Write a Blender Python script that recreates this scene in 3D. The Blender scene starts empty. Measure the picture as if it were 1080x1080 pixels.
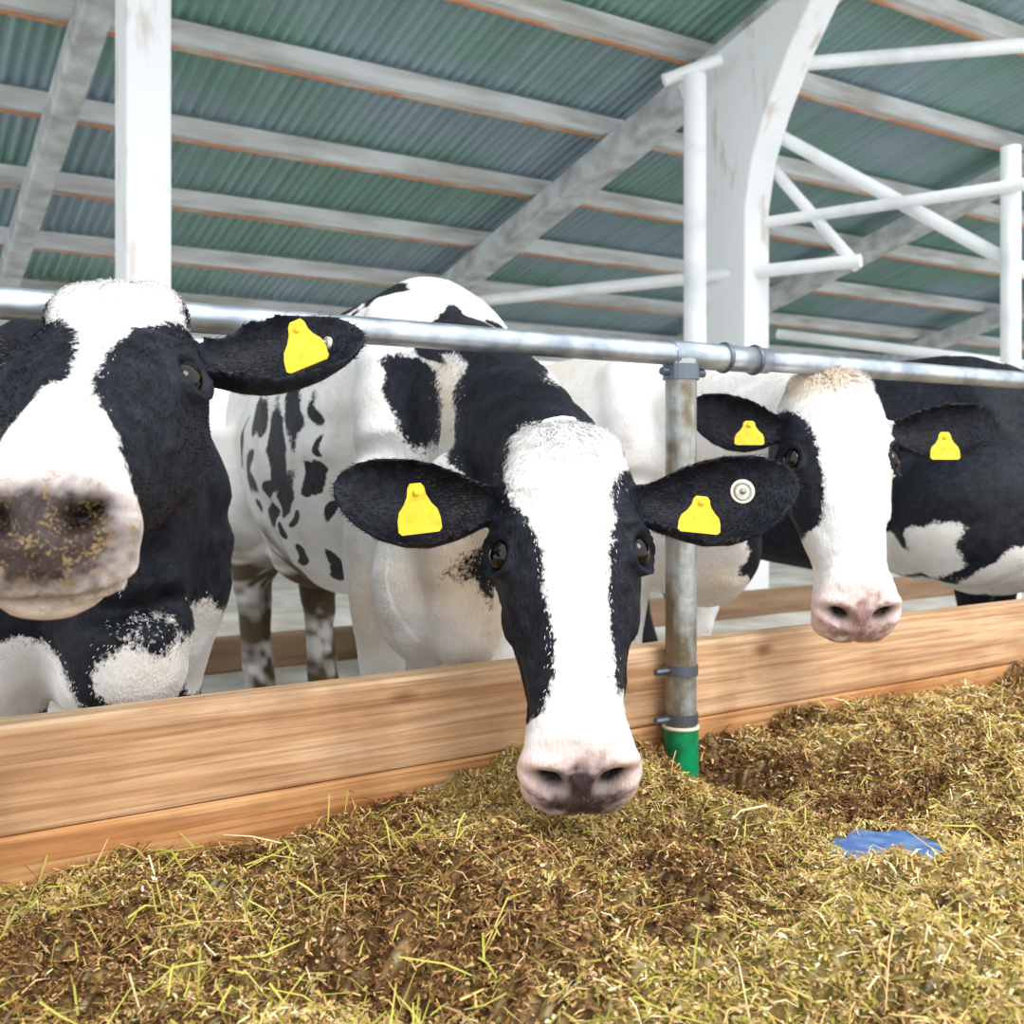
import bpy, bmesh, math, random
import numpy as np
from mathutils import Vector, Matrix
random.seed(4); rng=np.random.default_rng(7)
scene=bpy.context.scene
try:
    scene.view_settings.view_transform='Standard'
except Exception as e: print(e)
COL=scene.collection
F=1100.0; HC=0.9; HV=492.0
TH=math.radians(32.4); D=np.array([math.cos(TH),math.sin(TH),0]); N=np.array([-math.sin(TH),math.cos(TH),0])
def at(u,v,Y): return np.array([(u-540)/F*Y,Y,HC+(HV-v)/F*Y])
def st(s,t,z): return D*t+N*s+np.array([0,0,z])
def srgb(r,g,b):
    c=np.array([r,g,b])/255.0
    return tuple(np.where(c<=0.04045,c/12.92,((c+0.055)/1.055)**2.4))
# ---------- materials
def mat_new(name,col=(0.8,0.8,0.8),rough=0.6,metal=0.0,noise=None,bump=None,coat=0,spec=None):
    m=bpy.data.materials.new(name); m.use_nodes=True
    nt=m.node_tree; b=nt.nodes['Principled BSDF']
    b.inputs['Base Color'].default_value=(*col,1); b.inputs['Roughness'].default_value=rough; b.inputs['Metallic'].default_value=metal
    if coat: b.inputs['Coat Weight'].default_value=coat
    if spec is not None: b.inputs['Specular IOR Level'].default_value=spec
    tc=nt.nodes.new('ShaderNodeTexCoord')
    if noise:
        sc,col2,lo,hi,stretch=noise
        mp=nt.nodes.new('ShaderNodeMapping'); mp.inputs['Scale'].default_value=stretch
        nt.links.new(tc.outputs['Object'],mp.inputs['Vector'])
        n=nt.nodes.new('ShaderNodeTexNoise'); n.inputs['Scale'].default_value=sc; n.inputs['Detail'].default_value=6
        nt.links.new(mp.outputs[0],n.inputs['Vector'])
        r=nt.nodes.new('ShaderNodeValToRGB'); r.color_ramp.elements[0].position=lo; r.color_ramp.elements[1].position=hi
        r.color_ramp.elements[0].color=(*col2,1); r.color_ramp.elements[1].color=(*col,1)
        nt.links.new(n.outputs['Fac'],r.inputs[0]); nt.links.new(r.outputs[0],b.inputs['Base Color'])
    if bump:
        n2=nt.nodes.new('ShaderNodeTexNoise'); n2.inputs['Scale'].default_value=bump[0]; n2.inputs['Detail'].default_value=4
        nt.links.new(tc.outputs['Object'],n2.inputs['Vector'])
        bp=nt.nodes.new('ShaderNodeBump'); bp.inputs['Strength'].default_value=bump[1]; bp.inputs['Distance'].default_value=0.01
        nt.links.new(n2.outputs['Fac'],bp.inputs['Height']); nt.links.new(bp.outputs[0],b.inputs['Normal'])
    return m
M_white=mat_new('white_paint',srgb(246,248,250),0.45,noise=(3,srgb(222,226,230),0.3,0.5,(1,1,1)),bump=(40,0.05))
M_conc=mat_new('painted_concrete',srgb(240,242,244),0.85,noise=(9,srgb(212,204,194),0.30,0.43,(1,1,0.25)),bump=(30,0.25))
M_conc2=mat_new('grey_concrete',srgb(212,217,220),0.85,noise=(6,srgb(165,167,167),0.3,0.62,(1,1,1)),bump=(30,0.4))
M_floor=mat_new('barn_floor',srgb(215,212,205),0.9,noise=(3,srgb(175,168,155),0.35,0.65,(1,1,1)),bump=(20,0.5))
M_wall=mat_new('white_wall',srgb(245,247,250),0.8,noise=(3,srgb(230,234,236),0.3,0.6,(1,1,1)))
M_galv=mat_new('galvanised_steel',srgb(205,212,220),0.34,0.75,noise=(14,srgb(150,160,172),0.35,0.62,(1,1,1)),bump=(60,0.06))
M_post=mat_new('dirty_galvanised_steel',srgb(176,181,180),0.42,0.65,noise=(18,srgb(124,112,90),0.37,0.56,(1,1,0.6)),bump=(60,0.15))
M_clamp=mat_new('dark_steel',srgb(110,118,128),0.4,0.8)
M_green=mat_new('green_plastic',srgb(0,150,95),0.35,noise=(25,srgb(20,105,65),0.35,0.55,(1,1,1)))
M_blue=mat_new('shiny_blue',srgb(62,108,178),0.3,noise=(30,srgb(105,145,190),0.4,0.6,(1,1,1)))
M_tag=mat_new('yellow_plastic',srgb(248,214,44),0.45,noise=(60,srgb(234,192,36),0.3,0.5,(1,1,1)))
M_tagw=mat_new('cream_plastic',srgb(222,216,198),0.4)
M_eye=mat_new('eye_gloss',(0.006,0.003,0.003),0.03,spec=0.4)
M_curb=mat_new('dirty_timber',srgb(150,122,96),0.9,noise=(4,srgb(112,88,64),0.3,0.6,(0.4,4,4)))
def wood(name,c0,c1,c2):
    m=bpy.data.materials.new(name); m.use_nodes=True; nt=m.node_tree; b=nt.nodes['Principled BSDF']; b.inputs['Roughness'].default_value=0.7
    tc=nt.nodes.new('ShaderNodeTexCoord'); mp=nt.nodes.new('ShaderNodeMapping'); mp.inputs['Scale'].default_value=(0.5,4,7)
    nt.links.new(tc.outputs['Object'],mp.inputs[0])
    n=nt.nodes.new('ShaderNodeTexNoise'); n.inputs['Scale'].default_value=3; n.inputs['Detail'].default_value=8; n.inputs['Distortion'].default_value=0.9
    nt.links.new(mp.outputs[0],n.inputs['Vector'])
    r=nt.nodes.new('ShaderNodeValToRGB'); e=r.color_ramp.elements
    e[0].position=0.3; e[0].color=(*srgb(*c0),1); e[1].position=0.66; e[1].color=(*srgb(*c2),1)
    x=e.new(0.48); x.color=(*srgb(*c1),1)
    nt.links.new(n.outputs['Fac'],r.inputs[0])
    mp2=nt.nodes.new('ShaderNodeMapping'); mp2.inputs['Scale'].default_value=(2.2,1,5); nt.links.new(tc.outputs['Object'],mp2.inputs[0])
    v=nt.nodes.new('ShaderNodeTexVoronoi'); v.inputs['Scale'].default_value=1.3; nt.links.new(mp2.outputs[0],v.inputs['Vector'])
    r2=nt.nodes.new('ShaderNodeValToRGB'); r2.color_ramp.elements[0].position=0.03; r2.color_ramp.elements[0].color=(.8,.8,.8,1); r2.color_ramp.elements[1].position=0.11; r2.color_ramp.elements[1].color=(0,0,0,1)
    nt.links.new(v.outputs['Distance'],r2.inputs[0])
    mx=nt.nodes.new('ShaderNodeMixRGB'); nt.links.new(r2.outputs[0],mx.inputs[0]); nt.links.new(r.outputs[0],mx.inputs[1]); mx.inputs[2].default_value=(*srgb(135,82,46),1)
    mp3=nt.nodes.new('ShaderNodeMapping'); mp3.inputs['Scale'].default_value=(3,110,110); nt.links.new(tc.outputs['Object'],mp3.inputs[0])
    n3=nt.nodes.new('ShaderNodeTexNoise'); n3.inputs['Scale'].default_value=1; n3.inputs['Detail'].default_value=4; n3.inputs['Distortion'].default_value=0.3; nt.links.new(mp3.outputs[0],n3.inputs['Vector'])
    mx2=nt.nodes.new('ShaderNodeMixRGB'); mx2.blend_type='MULTIPLY'; mx2.inputs[0].default_value=0.6
    r3=nt.nodes.new('ShaderNodeValToRGB'); r3.color_ramp.elements[0].position=0.33; r3.color_ramp.elements[0].color=(0.42,0.34,0.28,1); r3.color_ramp.elements[1].position=0.55
    nt.links.new(n3.outputs['Fac'],r3.inputs[0])
    nt.links.new(mx.outputs[0],mx2.inputs[1]); nt.links.new(r3.outputs[0],mx2.inputs[2])
    n4=nt.nodes.new('ShaderNodeTexNoise'); n4.inputs['Scale'].default_value=5; n4.inputs['Detail'].default_value=7; nt.links.new(tc.outputs['Object'],n4.inputs['Vector'])
    r4=nt.nodes.new('ShaderNodeValToRGB'); r4.color_ramp.elements[0].position=0.34; r4.color_ramp.elements[0].color=(0.58,0.5,0.43,1); r4.color_ramp.elements[1].position=0.52
    nt.links.new(n4.outputs['Fac'],r4.inputs[0])
    mx3=nt.nodes.new('ShaderNodeMixRGB'); mx3.blend_type='MULTIPLY'; mx3.inputs[0].default_value=0.75
    nt.links.new(mx2.outputs[0],mx3.inputs[1]); nt.links.new(r4.outputs[0],mx3.inputs[2]); nt.links.new(mx3.outputs[0],b.inputs['Base Color'])
    bp=nt.nodes.new('ShaderNodeBump'); bp.inputs['Strength'].default_value=0.45; bp.inputs['Distance'].default_value=0.005
    nt.links.new(n3.outputs['Fac'],bp.inputs['Height']); nt.links.new(bp.outputs[0],b.inputs['Normal'])
    return m
M_wood=wood('sawn_wood',(176,128,88),(212,166,122),(232,196,158))
M_wood2=wood('orange_sawn_wood',(165,105,56),(204,144,88),(222,172,118))
def roofmat():
    m=bpy.data.materials.new('corrugated_sheet'); m.use_nodes=True; nt=m.node_tree; b=nt.nodes['Principled BSDF']; b.inputs['Roughness'].default_value=0.5
    tc=nt.nodes.new('ShaderNodeTexCoord'); mp=nt.nodes.new('ShaderNodeMapping'); mp.inputs['Scale'].default_value=(0.35,0.9,1)
    nt.links.new(tc.outputs['Object'],mp.inputs[0])
    n=nt.nodes.new('ShaderNodeTexNoise'); n.inputs['Scale'].default_value=1.3; n.inputs['Detail'].default_value=3; nt.links.new(mp.outputs[0],n.inputs['Vector'])
    r=nt.nodes.new('ShaderNodeValToRGB'); e=r.color_ramp.elements; e[0].position=0.38; e[0].color=(*srgb(136,176,164),1); e[1].position=0.6; e[1].color=(*srgb(160,182,196),1)
    nt.links.new(n.outputs['Fac'],r.inputs[0])
    mp2=nt.nodes.new('ShaderNodeMapping'); mp2.inputs['Scale'].default_value=(26,0.3,1); nt.links.new(tc.outputs['Object'],mp2.inputs[0])
    n2=nt.nodes.new('ShaderNodeTexNoise'); n2.inputs['Scale'].default_value=1.0; n2.inputs['Detail'].default_value=2; nt.links.new(mp2.outputs[0],n2.inputs['Vector'])
    r2=nt.nodes.new('ShaderNodeValToRGB'); r2.color_ramp.elements[0].position=0.35; r2.color_ramp.elements[0].color=(0.6,0.6,0.6,1); r2.color_ramp.elements[1].position=0.6
    nt.links.new(n2.outputs['Fac'],r2.inputs[0])
    mx=nt.nodes.new('ShaderNodeMixRGB'); mx.blend_type='MULTIPLY'; mx.inputs[0].default_value=0.5
    nt.links.new(r.outputs[0],mx.inputs[1]); nt.links.new(r2.outputs[0],mx.inputs[2]); nt.links.new(mx.outputs[0],b.inputs['Base Color'])
    return m
M_roof=roofmat()
M_purlin=mat_new('weathered_purlin',srgb(226,228,230),0.8,noise=(2.5,srgb(172,168,160),0.32,0.6,(0.5,3,3)))
M_rust=mat_new('rusty_edge',srgb(206,140,102),0.8,noise=(3,srgb(200,182,166),0.40,0.50,(0.9,3,3)))

# ---------- object helpers
def meshobj(name,V,Fc,mat,barn=False,smooth=False,label=None,cat=None,parent=None,struct=False):
    me=bpy.data.meshes.new(name); me.from_pydata([tuple(map(float,v)) for v in V],[],[tuple(int(i) for i in f) for f in Fc]); me.update()
    bm=bmesh.new(); bm.from_mesh(me); bmesh.ops.recalc_face_normals(bm,faces=bm.faces); bm.to_mesh(me); bm.free()
    if smooth: me.polygons.foreach_set('use_smooth',[True]*len(me.polygons))
    me.materials.append(mat); ob=bpy.data.objects.new(name,me); COL.objects.link(ob)
    if barn: ob.rotation_euler=(0,0,TH)
    tag(ob,label,cat,parent,struct); return ob
def tag(ob,label=None,cat=None,parent=None,struct=False):
    if label: ob['label']=label
    if cat: ob['category']=cat
    if struct: ob['kind']='structure'
    if parent is not None: ob.parent=parent
def bevel(ob,w,seg=2):
    m=ob.modifiers.new('b','BEVEL'); m.width=w; m.segments=seg; m.limit_method='ANGLE'; return ob
def prism(name,poly,axis_len,mat,fn,**k):
    a0,a1=axis_len; n=len(poly)
    V=[fn(a0,p) for p in poly]+[fn(a1,p) for p in poly]
    Fc=[list(range(n)),list(range(2*n-1,n-1,-1))]+[[i,(i+1)%n,n+(i+1)%n,n+i] for i in range(n)]
    return meshobj(name,V,Fc,mat,**k)
def tubeVF(pts,rad,n=20,cap=True):
    pts=[np.array(p,float) for p in pts]; V=[];Fc=[]
    T=[]
    for i in range(len(pts)):
        a=pts[max(i-1,0)]; b=pts[min(i+1,len(pts)-1)]; t=b-a; T.append(t/np.linalg.norm(t))
    up=np.array([0,0,1.0]) if abs(T[0][2])<0.9 else np.array([1.0,0,0])
    for i,p in enumerate(pts):
        x=np.cross(T[i],up); x/=np.linalg.norm(x); z=np.cross(x,T[i])
        r=rad[i] if hasattr(rad,'__len__') else rad
        rx,rz=(r if hasattr(r,'__len__') else (r,r))
        for k in range(n):
            a=2*math.pi*k/n; V.append(p+x*rx*math.cos(a)+z*rz*math.sin(a))
    for i in range(len(pts)-1):
        for k in range(n): Fc.append([i*n+k,i*n+(k+1)%n,(i+1)*n+(k+1)%n,(i+1)*n+k])
    if cap: Fc.append(list(range(n))[::-1]); Fc.append([(len(pts)-1)*n+k for k in range(n)])
    return V,Fc
def pipe(name,a,b,r,mat,**k):
    V,Fc=tubeVF([a,b],r,24); ob=meshobj(name,V,Fc,mat,smooth=True,**k)
    e=ob.modifiers.new('e','EDGE_SPLIT'); e.split_angle=0.8; return ob
def torusVF(c,ax,R,r,n=32,m=10,h=1.0):
    ax=np.array(ax,float); ax/=np.linalg.norm(ax); up=np.array([0,0,1.0]) if abs(ax[2])<0.9 else np.array([1.0,0,0])
    x=np.cross(ax,up); x/=np.linalg.norm(x); y=np.cross(ax,x); V=[];Fc=[]
    for i in range(n):
        a=2*math.pi*i/n; d=x*math.cos(a)+y*math.sin(a)
        for j in range(m):
            b=2*math.pi*j/m; V.append(np.array(c)+d*(R+r*math.cos(b))+ax*r*h*math.sin(b))
    for i in range(n):
        for j in range(m): Fc.append([i*m+j,((i+1)%n)*m+j,((i+1)%n)*m+(j+1)%m,i*m+(j+1)%m])
    return V,Fc
def merge(parts):
    V=[];Fc=[]
    for v,f in parts:
        o=len(V); V+=list(v); Fc+=[[i+o for i in q] for q in f]
    return V,Fc
def boxVF(x0,x1,y0,y1,z0,z1):
    V=[(x,y,z) for x in (x0,x1) for y in (y0,y1) for z in (z0,z1)]
    return V,[[0,1,3,2],[4,6,7,5],[0,4,5,1],[2,3,7,6],[0,2,6,4],[1,5,7,3]]
def box(name,x0,x1,y0,y1,z0,z1,mat,bv=0,**k):
    V,Fc=boxVF(x0,x1,y0,y1,z0,z1); ob=meshobj(name,V,Fc,mat,**k)
    if bv: bevel(ob,bv)
    return ob
class VN:
    def __init__(s,seed): s.g=np.random.default_rng(seed).random((128,128))
    def __call__(s,x,y,f):
        x=x*f+40; y=y*f+40; xi=np.floor(x).astype(int); yi=np.floor(y).astype(int); fx=x-xi; fy=y-yi
        fx=fx*fx*(3-2*fx); fy=fy*fy*(3-2*fy); g=s.g; a=xi%128;b=(xi+1)%128;c=yi%128;d=(yi+1)%128
        return (g[a,c]*(1-fx)+g[b,c]*fx)*(1-fy)+(g[a,d]*(1-fx)+g[b,d]*fx)*fy-0.5
n1,n2,n3,n4=VN(1),VN(2),VN(3),VN(4)

# ---------- barn shell
box('floor',-8,24,1.62,14,-0.1,0.0,M_floor,barn=True,struct=True)
box('floor.001',-8,24,-3,1.62,-0.1,0.2,M_floor,barn=True,struct=True)
box('wall_back',-8,24,11.2,11.35,0,0.55,M_wall,barn=True,struct=True)
box('trim_1',-8,24,11.1,11.4,2.28,2.40,M_purlin,barn=True,struct=True)
T0,T1=-6.0,24.0; per=0.085; nt_=int((T1-T0)/per*6); ts=np.linspace(T0,T1,nt_)
def zroof(s): return 5.28-0.25*s
ss=[2.0,11.6]; V=[];Fc=[]
for s in ss:
    for t in ts: V.append((t,s,zroof(s)+0.018*math.sin(2*math.pi*t/per)))
for i in range(nt_-1): Fc.append([i,i+1,nt_+i+1,nt_+i])
meshobj('ceiling',V,Fc,M_roof,barn=True,smooth=True,struct=True)
for k in range(9):
    s=2.47+k*1.005; z=zroof(s)-0.035
    box('roof_purlin',T0,T1,s-0.04,s+0.04,z-0.135,z,M_purlin,barn=True,label='pale weathered roof purlin under the corrugated sheets',cat='roof beam')['group']='roof purlins'
    p=box('roof_purlin_batten',T0,T1,s+0.042,s+0.070,z-0.150,z-0.09,M_rust,barn=True,label='thin rust-stained batten beside the roof purlin',cat='roof batten'); p['group']='rust-stained battens'
for k,t in enumerate([-2.7,1.145,4.91,9.0,13.0,17.0]):
    poly=[(1.9,zroof(1.9)-0.40),(11.3,zroof(11.3)-0.40),(11.3,zroof(11.3)-0.20),(1.9,zroof(1.9)-0.20)]
    hw=0.085 if k==1 else 0.13; tr_=t+(.17 if k==2 else 0)
    o=prism('roof_rafter',poly,(tr_-hw,tr_+hw),M_conc2,lambda a,p:(a,p[0],p[1]),barn=True,label='sloping grey concrete rafter carrying the roof purlins',cat='roof beam'); bevel(o,0.02); o['group']='concrete rafters'
    zr=lambda s: zroof(s)-0.39
    if k==1:
        poly=[(4.87,0),(5.12,0),(5.12,zr(5.12)),(4.87,zr(4.87))]; w=0.10
    else:
        poly=[(4.8,0),(5.2,0),(5.2,2.9),(5.28,3.15),(5.45,zr(5.45)),(4.1,zr(4.1)),(4.42,3.45),(4.62,3.12),(4.74,2.85),(4.8,2.55)]; w=0.11
    lab='white concrete column with a curved haunch under the rafter' if k!=1 else 'plain straight white square column under the rafter'
    o=prism('column',poly,(t-w,t+w),M_conc,lambda a,p:(a,p[0],p[1]),barn=True,label=lab,cat='column'); bevel(o,0.015)
def brace(a,b,r,lab): return pipe('steel_brace',a,b,r,M_white,label=lab,cat='steel tube')
L1='white-painted steel tube bracing beside the concrete column'
brace(at(733,80,6.5),at(733,640,6.5)*np.array([1,1,0]),0.070,'upright white-painted steel tube next to the column')
brace(at(805,235,6.75),at(1095,192,5.85),0.036,'horizontal white steel tube tied to the column')
brace(at(838,68,6.6),at(1100,46,6.4),0.045,L1)
brace(at(812,138,6.75),at(1100,296,6.0),0.042,'diagonal white steel tube running down from the column')
brace(at(808,170,6.8),at(905,282,6.4),0.036,'short diagonal white steel tube')
brace(at(430,325,8.15),at(908,275,6.35),0.042,'long horizontal white steel tube behind the column')
brace(at(1066,155,6.0),at(1066,155,6.0)*np.array([1,1,0]),0.055,'upright white steel tube at the end of the bracing')
brace(at(700,85,6.6),at(760,62,6.6),0.04,'short white steel tube joint on the column top')
brace(at(820,352,8.6),at(1100,388,7.6),0.04,'distant horizontal white steel tube behind the bracing')
# ---------- fence
FS=1.56
box('wooden_board',-1.5,8,1.60,1.66,0.385,0.54,M_wood,0.006,barn=True,label='pale sawn wooden board edging the feed trough, upper plank',cat='wooden board')
box('wooden_board',-1.5,8,1.598,1.655,0.20,0.384,M_wood2,0.005,barn=True,label='orange-brown wooden board half buried in feed, lower plank',cat='wooden board')
box('wooden_curb',-4,9,4.50,4.58,0,0.15,M_curb,0.01,barn=True,label='low dirty wooden curb board behind the cows',cat='wooden board')
zr_=1.121
rail=pipe('fence_rail',st(FS,-1.6,zr_),st(FS,8,zr_),0.0225,M_galv,label='horizontal galvanised steel rail above the feed barrier',cat='fence rail')
for tt_ in (1.50,1.585):
    V,Fc=torusVF(st(FS,tt_,zr_),D,0.026,0.006); meshobj('rail_coupler',V,Fc,M_clamp,smooth=True,parent=rail,label='dark clamp ring')
V,Fc=tubeVF([st(FS,1.36,zr_),st(FS,1.62,zr_)],0.027,24); meshobj('rail_sleeve',V,Fc,M_galv,smooth=True,parent=rail)
tp=1.385
post=bpy.data.objects.new('fence_post',None); post.location=st(FS,tp,0.2); COL.objects.link(post)
tag(post,'upright galvanised steel post with green plastic base sleeve','fence post'); 
bpy.context.view_layer.update()
def ch(ob,par):
    bpy.context.view_layer.update(); ob.parent=par; ob.matrix_parent_inverse=par.matrix_world.inverted(); return ob
ch(pipe('pipe',st(FS,tp,0.2),st(FS,tp,zr_-0.01),0.031,M_post),post)
ch(pipe('sleeve',st(FS,tp,0.2),st(FS,tp,0.385),0.0345,M_green,label='green plastic sleeve'),post)
V,Fc=torusVF(st(FS,tp,0.387),(0,0,1),0.033,0.004); ch(meshobj('sleeve_rim',V,Fc,M_tagw,smooth=True,label='pale rim of the sleeve'),post)
for z in (0.405,0.50):
    V,Fc=tubeVF([st(FS,tp,z-0.010),st(FS,tp,z+0.010)],0.034,24); v2,f2=tubeVF([st(FS,tp-0.065,z),st(FS,tp-0.03,z)],0.007,8)
    V,Fc=merge([(V,Fc),(v2,f2)]); ch(meshobj('clamp',V,Fc,M_clamp),post)
V,Fc=tubeVF([st(FS,tp,zr_-0.05),st(FS,tp,zr_-0.02)],0.036,24)
v2,f2=tubeVF([st(FS,tp-0.05,zr_-0.035),st(FS,tp+0.06,zr_-0.035)],0.008,8)
V,Fc=merge([(V,Fc),(v2,f2)]); ch(meshobj('bracket',V,Fc,M_clamp),post)

# ---------- feed
blue_w=at(942,889,1.66); bt,bs=float(blue_w@D),float(blue_w@N)
def feedz(t,s):
    z=0.325+0.06*n1(t,s,2.6)+0.05*n2(t,s,8)+0.040*n3(t,s,18)+0.022*n4(t,s,45)+0.014*n1(t+3,s,110)
    z+=0.03*np.clip((s-1.3)/0.3,0,1)
    lo=1/(1+np.exp((t-.86)/.04)); z-=lo*.055*np.clip((s-1.25)/0.3,0,1)
    z+=0.06*np.exp(-((t-1.08)/0.14)**2-((s-1.5)/0.10)**2)
    z-=0.125*np.exp(-((t-tp-0.02)/0.08)**2-((s-1.45)/0.13)**2)
    z+=0.05*np.exp(-((t-1.15)/0.35)**2-((s-0.75)/0.25)**2)
    k=np.exp(-(((t-bt)/0.17)**2+((s-bs+.03)/0.16)**2)**2)
    return z*(1-k)+0.27*k
nx,ny=560,250
tg=np.linspace(-0.9,5.2,nx); sg=np.linspace(0.1,1.595,ny)
TT,SS=np.meshgrid(tg,sg); ZZ=feedz(TT,SS)
V=np.stack([TT,SS,ZZ],-1).reshape(-1,3)
idx=np.arange(nx*ny).reshape(ny,nx)
Q=np.stack([idx[:-1,:-1],idx[:-1,1:],idx[1:,1:],idx[1:,:-1]],-1).reshape(-1,4)
pal=np.array([srgb(220,186,112),srgb(190,168,86),srgb(154,112,66),srgb(216,176,122),srgb(166,160,70),srgb(96,66,38),srgb(246,228,180)])
def colmix(t,s,n):
    b=n1(t*1.3+5,s*1.3,3)+0.9*n2(t,s,9)+0.7*n3(t,s,22)
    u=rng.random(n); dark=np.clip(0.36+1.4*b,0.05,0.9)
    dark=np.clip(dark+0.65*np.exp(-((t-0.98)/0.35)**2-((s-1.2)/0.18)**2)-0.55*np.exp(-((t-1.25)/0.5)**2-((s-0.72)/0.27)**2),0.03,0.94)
    grn=np.clip(1.2-t*0.45,0.2,1.1)*(.9+1.2*np.clip(n4(t,s,4)*2,0,1))
    w=np.stack([(1-dark)*1.0,(1-dark)*0.5*grn,dark*1.2,0.45+0*t,(1-dark)*0.5*grn,dark*1.0,(1-dark)*0.55],-1)
    w=np.cumsum(w/w.sum(-1,keepdims=True),-1); i=(u[:,None]>w).sum(-1).clip(0,6)
    return pal[i]*(0.7+0.5*rng.random((n,1)))
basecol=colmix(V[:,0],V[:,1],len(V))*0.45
def strips(n,smin,smax,tmin,tmax,lmin,lmax,wmin,wmax,lift,green=0):
    t=rng.uniform(tmin,tmax,n); s=rng.uniform(smin,smax,n)
    ok=~((((t-bt)/0.112)**2+((s-bs)/0.097)**2)<rng.uniform(.55,1.1,n)); t=t[ok];s=s[ok];n=len(t)
    z=feedz(t,s)+rng.random(n)*lift
    a=rng.random(n)*2*np.pi; p=rng.normal(0,0.4,n); L=lmin+(lmax-lmin)*rng.random(n)**2.2; W=rng.uniform(wmin,wmax,n)
    d=np.stack([np.cos(a)*np.cos(p),np.sin(a)*np.cos(p),np.sin(p)],-1)
    q=np.stack([-np.sin(a),np.cos(a),rng.normal(0,0.6,n)],-1); q/=np.linalg.norm(q,axis=1)[:,None]
    z=np.where((((t-bt)/0.12)**2+((s-bs)/0.105)**2)<1,np.maximum(z,.296),z)
    c=np.stack([t,s,z],-1); bend=np.stack([0*t,0*t,rng.uniform(-.12,.25,n)*L],-1)
    A=c-d*L[:,None]/2; B=c+d*L[:,None]/2; Mid=c+bend; w=q*W[:,None]/2
    P=np.stack([A-w,A+w,Mid+w,Mid-w,B+w*.6,B-w*.6],1).reshape(-1,3)
    P[:,1]=np.minimum(P[:,1],1.597)
    col=colmix(t,s,n); o=np.arange(n)*6
    if green: 
        g=rng.random(n)<green; col[g]=np.array(srgb(194,188,90))*rng.uniform(.7,1.25,(g.sum(),1))
    q1=np.stack([o,o+1,o+2,o+3],-1); q2=np.stack([o+3,o+2,o+4,o+5],-1)
    return P,np.concatenate([q1,q2]),np.repeat(col,6,0)
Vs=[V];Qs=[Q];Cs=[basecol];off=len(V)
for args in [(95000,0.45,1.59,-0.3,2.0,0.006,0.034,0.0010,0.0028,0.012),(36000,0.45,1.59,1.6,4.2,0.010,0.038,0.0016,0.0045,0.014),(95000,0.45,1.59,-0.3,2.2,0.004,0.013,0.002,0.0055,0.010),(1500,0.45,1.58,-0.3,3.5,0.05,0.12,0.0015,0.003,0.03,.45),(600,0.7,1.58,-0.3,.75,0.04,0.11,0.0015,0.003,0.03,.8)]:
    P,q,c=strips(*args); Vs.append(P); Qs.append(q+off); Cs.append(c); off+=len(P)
V=np.concatenate(Vs);Q=np.concatenate(Qs);C=np.concatenate(Cs)
me=bpy.data.meshes.new('silage_feed'); me.vertices.add(len(V)); me.vertices.foreach_set('co',V.astype(np.float32).ravel())
me.loops.add(len(Q)*4); me.loops.foreach_set('vertex_index',Q.astype(np.int32).ravel()); me.polygons.add(len(Q)); me.polygons.foreach_set('loop_start',(np.arange(len(Q))*4).astype(np.int32))
me.update(calc_edges=True); me.validate()
ca=me.color_attributes.new('col','FLOAT_COLOR','POINT'); ca.data.foreach_set('color',np.concatenate([C,np.ones((len(C),1))],1).astype(np.float32).ravel())
m=bpy.data.materials.new('silage'); m.use_nodes=True; b=m.node_tree.nodes['Principled BSDF']; b.inputs['Roughness'].default_value=0.7; b.inputs['Specular IOR Level'].default_value=0.2
an=m.node_tree.nodes.new('ShaderNodeAttribute'); an.attribute_name='col'; m.node_tree.links.new(an.outputs['Color'],b.inputs['Base Color'])
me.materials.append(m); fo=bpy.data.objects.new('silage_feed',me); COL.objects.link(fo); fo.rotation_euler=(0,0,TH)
fo['label']='thick layer of chopped golden-brown and yellow-green silage along the barrier'; fo['category']='feed'; fo['kind']='stuff'
poly=[(-.10,-.01),(-.07,-.055),(-.02,-.085),(.03,-.08),(.06,-.095),(.10,-.04),(.105,.01),(.07,.04),(.05,.085),(.0,.075),(-.03,.095),(-.06,.05),(-.085,.045)]
prism('blue_floor_spot',poly,(0.288,0.292),M_blue,lambda a,p:(float(blue_w[0])+p[0],float(blue_w[1])+p[1],a),label='bright blue shiny floor spot showing through the silage',cat='floor spot')  # thin blue sheet standing in for an uncovered shiny floor spot

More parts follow.
